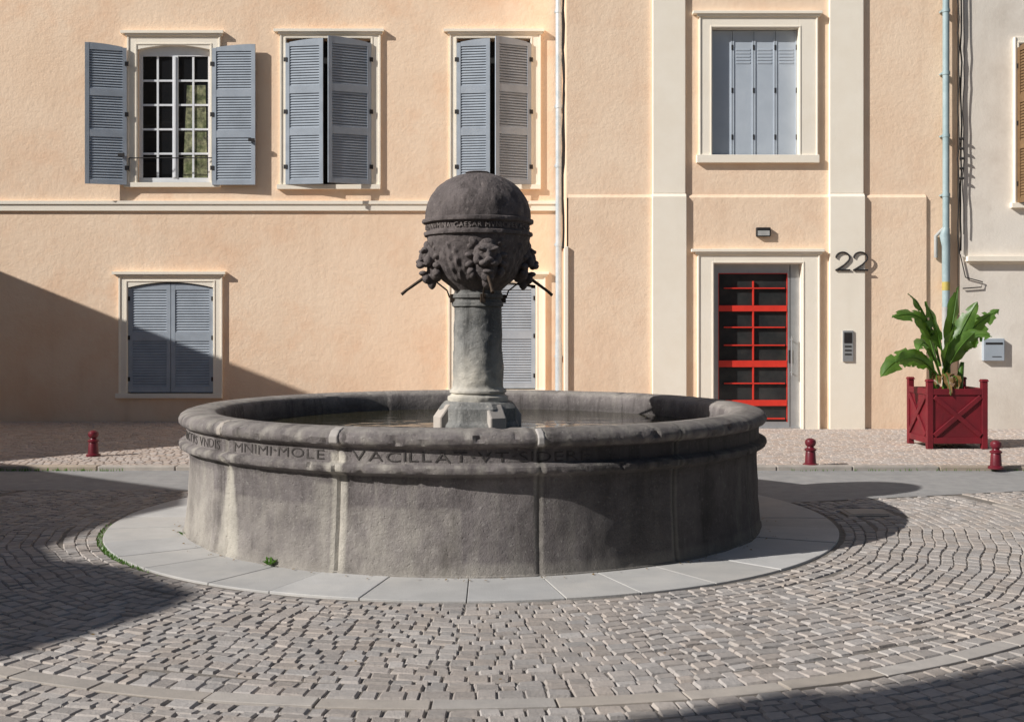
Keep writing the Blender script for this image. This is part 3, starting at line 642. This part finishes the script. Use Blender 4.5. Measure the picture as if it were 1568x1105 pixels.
def ring_mesh(prof,name,mt,n=96,amp=.004,rot=0,wear_shade=None,relief=None):
    P=[]
    for (a,b_) in zip(prof[:-1],prof[1:]):
        L=math.hypot(a[0]-b_[0],a[1]-b_[1]); k=max(1,int(L/.012))
        for i in range(k): P.append((a[0]+(b_[0]-a[0])*i/k,a[1]+(b_[1]-a[1])*i/k))
    P.append(prof[-1]); vs=[];fs=[];at=[]
    for r,z in P:
        for k in range(n):
            t=2*math.pi*k/n; nz=noise.fractal((math.sin(t)*r*7,math.cos(t)*r*7,z*7),.8,2,4)
            rr=max(0,r+nz*amp*min(1,r/.1)+(relief(t,z) if relief else 0)); vs.append((PX+rr*math.sin(t),PY-rr*math.cos(t),z)); at.append(wear_shade(t,z,nz) if wear_shade else (0,0,0,1))
    for i in range(len(P)-1):
        for k in range(n): fs.append((i*n+k,i*n+(k+1)%n,(i+1)*n+(k+1)%n,(i+1)*n+k))
    fs.append(tuple((len(P)-1)*n+k for k in range(n)))
    me=bpy.data.meshes.new(name); me.from_pydata(vs,[],fs); me.materials.append(mt)
    ca=me.color_attributes.new('wear_shade','FLOAT_COLOR','POINT'); ca.data.foreach_set('color',np.array(at,np.float32).ravel())
    bm=bmesh.new(); bm.from_mesh(me); bmesh.ops.recalc_face_normals(bm,faces=bm.faces); bm.to_mesh(me); bm.free()
    me.polygons.foreach_set('use_smooth',[True]*len(me.polygons)); me.set_sharp_from_angle(angle=R_(38))
    return link(bpy.data.objects.new(name,me),ft)
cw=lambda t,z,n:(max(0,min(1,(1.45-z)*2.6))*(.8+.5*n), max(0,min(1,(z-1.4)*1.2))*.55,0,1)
ring_mesh([(.245,.97),(.255,1.0),(.255,1.02),(.235,1.03),(.222,1.045),(.240,1.055),(.240,1.07),(.222,1.085),(.214,1.10),(.205,1.4),(.196,1.76),(.213,1.77),(.213,1.80),(.197,1.815),(.197,1.83),(.215,1.84),(.215,1.865),(.20,1.88),(.20,1.93)],'column',M['column'],wear_shade=cw,amp=.009)
pb=[(.20,1.90),(.235,1.935),(.30,1.99),(.35,2.06),(.39,2.15),(.415,2.24),(.428,2.31),(.432,2.345),(.452,2.352),(.455,2.365),(.452,2.38),(.432,2.387),(.428,2.40),(.428,2.44),(.434,2.452),(.458,2.458),(.462,2.472),(.458,2.488),(.437,2.495),(.439,2.52)]
for k in range(1,24):
    a=math.pi/2*k/24*.93; r=.439*math.cos(a)**.93; z=2.52+.362*math.sin(a)
    pb.append((r,z))
pb+=[(.10,2.884),(.09,2.892),(.0,2.893)]
AZ=R_(12)
def rel(t,z):
    if z>2.28 or z<1.96: 
        if z>2.54:
            c=noise.noise((math.sin(t)*5,math.cos(t)*5,z*5))
            a=-.006 if abs(c)<.03 else 0
            for zc in (2.62,2.73): 
                if abs(z-zc)<.008: a-=.004
            return a
        return 0
    u=((t-AZ)%(math.pi/2))-math.pi/4
    v=(z-1.96)/.32
    wid=.40*math.sin(math.pi*min(1,v*.85+.12)); 
    if abs(u)>wid: return 0
    e=1-abs(u)/max(.01,wid)
    return .018*min(1,e*2.5)*(.55+.45*math.cos(u*40))*(.65+.35*math.cos(v*20-abs(u)*26))
ring_mesh(pb,'sphere',M['ball'],amp=.010,n=240,relief=rel)
M['letter2']=mat('letter_relief',(0.28,0.24,0.22),(0.18,0.155,0.145),20,0.9)
ringtext('DEDANVMINA CAESAR MVNICIPES AQVAS',.4375,2.400,.058,R_(-80),R_(80),M['letter2'],'sphere_inscription',cx=PX,cy=PY,ext=.005)
def blob(bm,c,s,rot=None,sub=3):
    r=bmesh.ops.create_icosphere(bm,subdivisions=sub,radius=1.0)
    Mx=Matrix.Translation(c)@(rot.to_4x4() if rot else Matrix.Identity(4))@Matrix.Diagonal((*s,1))
    for v in r['verts']: v.co=Mx@v.co
def head(az,name):
    bm=bmesh.new()
    E=lambda x,y,z: Matrix.Rotation(R_(x),3,'X')@Matrix.Rotation(R_(y),3,'Y')@Matrix.Rotation(R_(z),3,'Z')
    blob(bm,(0,-.355,2.185),(.088,.085,.105))
    blob(bm,(0,-.335,2.09),(.078,.07,.10))
    blob(bm,(0,-.425,2.215),(.070,.028,.030),E(-25,0,0))
    blob(bm,(0,-.438,2.175),(.020,.030,.050),E(-22,0,0))
    blob(bm,(0,-.470,2.135),(.030,.022,.018))
    for s in(-1,1):
        blob(bm,(s*.040,-.442,2.210),(.034,.020,.013),E(0,s*-18,0))
        blob(bm,(s*.038,-.426,2.183),(.014,.011,.010))
        blob(bm,(s*.030,-.455,2.112),(.033,.030,.023),E(0,s*14,0))
        blob(bm,(s*.066,-.405,2.140),(.027,.035,.040))
        blob(bm,(s*.084,-.375,2.268),(.034,.022,.040),E(0,s*30,0))
        blob(bm,(s*.084,-.392,2.262),(.012,.012,.018),E(0,s*30,0))
        for k in range(5):
            a=R_(40-k*32); blob(bm,(s*(.088+.022*math.cos(a)),-.345,2.155+.115*math.sin(a)),(.030,.034,.022),E(0,s*(-40+k*32),0))
    blob(bm,(0,-.435,2.055),(.038,.034,.018))
    blob(bm,(0,-.408,2.020),(.042,.035,.040))
    blob(bm,(0,-.365,1.985),(.030,.035,.045))
    blob(bm,(0,-.405,2.255),(.045,.025,.030))
    me=bpy.data.meshes.new(name); bm.to_mesh(me); bm.free(); me.materials.append(M['ball'])
    for v in me.vertices: v.co=Vector((v.co.x*1.25,v.co.y*1.06,2.14+(v.co.z-2.14)*1.16))
    o=bpy.data.objects.new(name,me); link(o,ft)
    o.matrix_local=Matrix.Translation((PX,PY,0))@Matrix.Rotation(az,4,'Z')
    r=o.modifiers.new('r','REMESH'); r.mode='VOXEL'; r.voxel_size=.0055; r.use_smooth_shade=True
    tx=bpy.data.textures.get('lump') or bpy.data.textures.new('lump','CLOUDS'); tx.noise_scale=.03
    d=o.modifiers.new('d','DISPLACE'); d.texture=tx; d.strength=.006; d.mid_level=.5
    mb=MB(); T=Matrix.Translation((PX,PY,0))@Matrix.Rotation(az,4,'Z')
    mb.tube([(0,-.36,2.065),(0,-.43,2.02),(0,-.60,1.90),(0,-.64,1.865)],[.014,.014,.012,.014],10,0,T)
    mb.tube([(0,-.24,1.84),(0,-.26,1.90),(0,-.40,2.01)],.007,6,0,T); mb.box(-.02,.02,-.235,-.195,1.80,1.87,0,T)
    mb.build('spout',[M['bronze']],ft,smooth=True)
for k in range(4): head(R_(12+90*k),'grotesque_head')
mb=MB()
def octa(r,z,rot=R_(22.5)): return [(PX+r*math.sin(rot+k*math.pi/4),PY-r*math.cos(rot+k*math.pi/4),z) for k in range(8)]
def loft(rings,m=0):
    vs=[p for r in rings for p in r]; fs=[]
    for i in range(len(rings)-1):
        for k in range(8): fs.append((i*8+k,i*8+(k+1)%8,(i+1)*8+(k+1)%8,(i+1)*8+k))
    fs.append(tuple((len(rings)-1)*8+k for k in range(8))); mb.add(vs,fs,m)
loft([octa(.37,.70),octa(.37,.80),octa(.345,.82),octa(.345,.93),octa(.31,.97),octa(.27,.985)])
for k in range(4):
    T=Matrix.Translation((PX,PY,0))@Matrix.Rotation(R_(28+90*k),4,'Z')
    mb.prism([(-.38,.70),(-.38,.86),(-.30,.965),(-.25,.965),(-.25,.70)],lambda p:(-.075,p[0],p[1]),lambda p:(.075,p[0],p[1]),1,T)
mb.build('pedestal',[M['column'],M['band']],ft,bevel=.015)

# ---------------------------------------------------------------- bollards
def bollard(x,y):
    mb=MB(); z=.04
    mb.lathe([(.085,z),(.085,z+.02),(.062,z+.035),(.055,z+.15),(.05,z+.165),(.066,z+.175),(.066,z+.19),(.04,z+.205),(.036,z+.215),(.055,z+.235),(.063,z+.262),(.055,z+.29),(.03,z+.308),(.0,z+.312)],x,y,28)
    mb.build('bollard',[M['bollard']],None,smooth=True,angle=35)
for px,py in ((143,698),(1241,713),(1525,717)):
    d=1750*1.56/(py-500); bollard((px-784)/1750*d,d)

# ---------------------------------------------------------------- planter + banana plant
pl=empty('wooden_planter'); x0,x1,y0,y1=5.29,6.06,14.55,15.32; z0,z1=.12,.80
mb=MB(); p=.075
for a in (x0,x1-p):
    for b_ in (y0,y1-p):
        mb.box(a,a+p,b_,b_+p,.04,.90); mb.prism([(a-.012,b_-.012),(a+p+.012,b_-.012),(a+p+.012,b_+p+.012),(a-.012,b_+p+.012)],lambda q:(q[0],q[1],.90),lambda q:(a+p/2+(q[0]-a-p/2)*.75,b_+p/2+(q[1]-b_-p/2)*.75,.93))
i=.018
mb.box(x0+p,x1-p,y0+i,y0+i+.02,z0,z1); mb.box(x0+p,x1-p,y1-i-.02,y1-i,z0,z1)
mb.box(x0+i,x0+i+.02,y0+p,y1-p,z0,z1); mb.box(x1-i-.02,x1-i,y0+p,y1-p,z0,z1)
for z in ((z0-.01,z0+.07),(z1-.07,z1+.01)):
    mb.box(x0+p,x1-p,y0+.003,y0+i-.001,*z); mb.box(x0+.003,x0+i-.001,y0+p,y1-p,*z); mb.box(x1-i+.001,x1-.003,y0+p,y1-p,*z)
w=x1-x0-2*p; h=z1-z0-.16; zc=(z0+z1)/2
for s in (1,-1):
    L=math.hypot(w,h)/2; a=math.atan2(h,w)*s
    mb.box(-L+.02,L-.02,-.026+.002*s,0,-.030,.030,0,Matrix.Translation(((x0+x1)/2,y0+i-.001,zc))@Matrix.Rotation(-a,4,'Y'))
    mb.box(-.024+.002*s,-.001,-L+.02,L-.02,-.030,.030,0,Matrix.Translation((x0+i,(y0+y1)/2,zc))@Matrix.Rotation(a,4,'X'))
mb.build('box',[M['planter']],pl,bevel=.005)
mb=MB(); mb.box(x0+.04,x1-.04,y0+.04,y1-.04,.70,.76); mb.build('soil',[M['soil']],pl)
bp_=empty('banana_plant'); mb=MB(); pc=((x0+x1)/2,(y0+y1)/2)
PXX=lambda px:(px-784)/117.2; PZZ=lambda py:1.6+(500-py)/117.2
for (dx,dy,h,tx) in ((0,0,.62,.02),(-.12,.08,.45,-.06),(.13,-.05,.40,.06)):
    mb.tube([(pc[0]+dx,pc[1]+dy,.74),(pc[0]+dx+tx*.5,pc[1]+dy,.74+h*.5),(pc[0]+dx+tx,pc[1]+dy,.74+h)],[.06,.045,.025],10,1)
def leaf(base,ctrl,tip,wd,roll,m=0,n=24):
    b,c,t=map(Vector,(base,ctrl,tip)); mid=[]
    for i in range(n+1):
        u=i/n; p=b*(1-u)**2+c*2*u*(1-u)+t*u*u; d=((c-b)*(1-u)+(t-c)*u).normalized(); mid.append((u,p,d))
    L=[]; ph=random.uniform(0,6)
    for (u,p,d) in mid:
        side=d.cross(Vector((0,-1,.45)))
        if side.length<.15: side=Vector((1,0,0))
        side.normalize(); side=Matrix.Rotation(roll,3,d)@side
        nrm=side.cross(d).normalized()
        if nrm.y>0: nrm=-nrm
        uu=min(1,max(0,(u-.22)/.78))
        ww=wd*max(0,math.sin(math.pi*uu**.85))**.55 if u>.22 else .010
        row=[]
        for s in (-1,-.5,0,.5,1):
            k=ww*(1+random.uniform(-.12,.05)*(abs(s)==1))
            row.append(p+side*s*k-nrm*(abs(s)**1.4*ww*.30)+nrm*(.016*math.sin(u*20+ph+s*2)*abs(s)))
        L.append(row)
    vs=[q for r in L for q in r]; fs=[]
    for i in range(n):
        for k in range(4):
            if k in(0,3) and random.random()<.09: continue
            fs.append((i*5+k,i*5+k+1,(i+1)*5+k+1,(i+1)*5+k))
    mb.add(vs,fs,m); mb.tube([q[1]-Vector((0,.004,.004)) for q in mid],[.014*(1-.85*q[0])+.002 for q in mid],6,1)
def LF(bx,by,cx_,cy_,tx,ty,wd,roll,y=(0,0,0),m=0):
    leaf((PXX(bx),pc[1]+y[0],PZZ(by)),(PXX(cx_),pc[1]+y[1],PZZ(cy_)),(PXX(tx),pc[1]+y[2],PZZ(ty)),wd*1.3,roll,m)
LF(1440,560,1415,465,1384,450,.075,.7,(0,-.1,-.15))
LF(1438,560,1425,460,1354,486,.10,.25,(0,-.1,-.3))
LF(1440,575,1405,500,1390,535,.10,.5,(0,-.25,-.4))
LF(1440,580,1390,510,1341,576,.115,.2,(0,-.1,-.2))
LF(1438,585,1400,530,1352,552,.09,-.4,(0,-.3,-.5))
LF(1448,570,1458,500,1472,438,.09,.6,(0,0,.1))
LF(1450,565,1470,505,1530,474,.115,-.25,(0,0,.0))
LF(1448,570,1470,495,1504,515,.11,-.4,(0,-.2,-.3))
LF(1445,560,1435,500,1408,462,.09,.4,(0,-.1,-.2))
LF(1447,575,1455,530,1476,508,.10,.2,(0,-.2,-.35))
LF(1440,575,1428,520,1425,492,.10,.5,(0,.1,.2))
LF(1446,575,1462,510,1492,462,.09,-.3,(0,-.05,-.1))
LF(1444,575,1440,530,1450,500,.07,.8,(0,-.2,-.3))
LF(1440,580,1420,560,1425,592,.05,.4,(0,-.2,-.3),2)
LF(1446,585,1460,560,1448,597,.045,.4,(0,-.25,-.35),2)
LF(1444,580,1435,555,1438,602,.05,.9,(0,-.3,-.4),2)
mb.build('leaves',[M['leaf'],M['weed'],M['leafdry']],bp_,smooth=True,angle=80)
def weed(name,x,y,z,n,s):
    global mb; mb=MB()
    for k in range(n):
        a=random.uniform(0,6.28); l=s*random.uniform(.6,1.2); c=Vector((x+random.uniform(-s,s)*.3,y+random.uniform(-s,s)*.3,z))
        d=Vector((math.cos(a),math.sin(a),0)); sd=Vector((-d.y,d.x,0))
        h=random.uniform(.4,1.0)*l
        mb.add([c,c+d*l*.5+sd*l*.2+Vector((0,0,h*.8)),c+d*l+Vector((0,0,h)),c+d*l*.5-sd*l*.2+Vector((0,0,h*.8))],[(0,1,2,3)])
    mb.build(name,[M['weed']],None)
weed('weed',CX-1.30,CY-1.98,.02,26,.045)
weed('weed',CX-2.2,CY-.80,.0,14,.04)
mb=MB()
for k in range(420):
    t=R_(random.uniform(-84,-44)); 
    if random.random()<.55: t=R_(random.gauss(-58,6))
    r=2.945+random.uniform(-.012,.03); c=Vector((CX+r*math.sin(t),CY-r*math.cos(t),0)); a=random.uniform(0,6.28); l=random.uniform(.012,.025)
    d=Vector((math.cos(a)*.6,math.sin(a)*.6,1)); sd=Vector((-math.sin(a),math.cos(a),0))*.004
    mb.add([c-sd,c+sd,c+d*l],[(0,1,2)])
for k in range(260):
    x=random.uniform(-5.9,-4.3) if random.random()<.6 else random.uniform(3,7); yy=12.64+random.uniform(-.02,.01); c=Vector((x,yy,0)); l=random.uniform(.02,.05); sd=Vector((.006,0,0))
    mb.add([c-sd,c+sd,c+Vector((random.uniform(-.4,.4),random.uniform(-.4,.2),1))*l],[(0,1,2)])
mb.build('grass_tufts',[M['weed']],None)
mb=MB()
for k in range(160):
    x=random.uniform(-5,6); y=random.uniform(4,12.4); rr=math.hypot(x-CX,y-CY)
    if rr<2.4: continue
    if random.random()<.6: 
        t=random.uniform(-1.6,1.6); rr=2.37+abs(random.gauss(0,.05)); x=CX+rr*math.sin(t); y=CY-rr*math.cos(t)
    a=random.uniform(0,6.28); l=random.uniform(.006,.016); z=.018
    mb.add([(x+l*math.cos(a+q)*(1 if i%2 else .6),y+l*math.sin(a+q)*(1 if i%2 else .6),z+random.uniform(0,.006)) for i,q in enumerate((0,1.3,3.1,4.5))],[(0,1,2,3)])
mb.build('leaf_litter',[M['leafdry']],None)

# ---------------------------------------------------------------- light, sky, camera
w=bpy.data.worlds.new('World'); scene.world=w; w.use_nodes=True; nt=w.node_tree
bg=nt.nodes['Background']; sky=nt.nodes.new('ShaderNodeTexSky'); sky.sky_type='NISHITA'; sky.sun_disc=False
sky.sun_elevation=EL; sky.sun_rotation=math.atan2(-SD.x,-SD.y); nt.links.new(sky.outputs[0],bg.inputs[0]); bg.inputs[1].default_value=.055
sl=bpy.data.lights.new('sun','SUN'); sl.energy=5.0; sl.angle=R_(.5); sl.color=(1,.97,.925)
so=bpy.data.objects.new('sun',sl); link(so); so.rotation_euler=SD.to_track_quat('-Z','Y').to_euler()
cd=bpy.data.cameras.new('camera'); co=bpy.data.objects.new('camera',cd); link(co); co.location=(0,0,1.6); co.rotation_euler=(R_(90),0,0)
cd.sensor_width=36; cd.lens=1750/1568*36; cd.shift_y=-52.5/1568; cd.clip_end=600
scene.camera=co
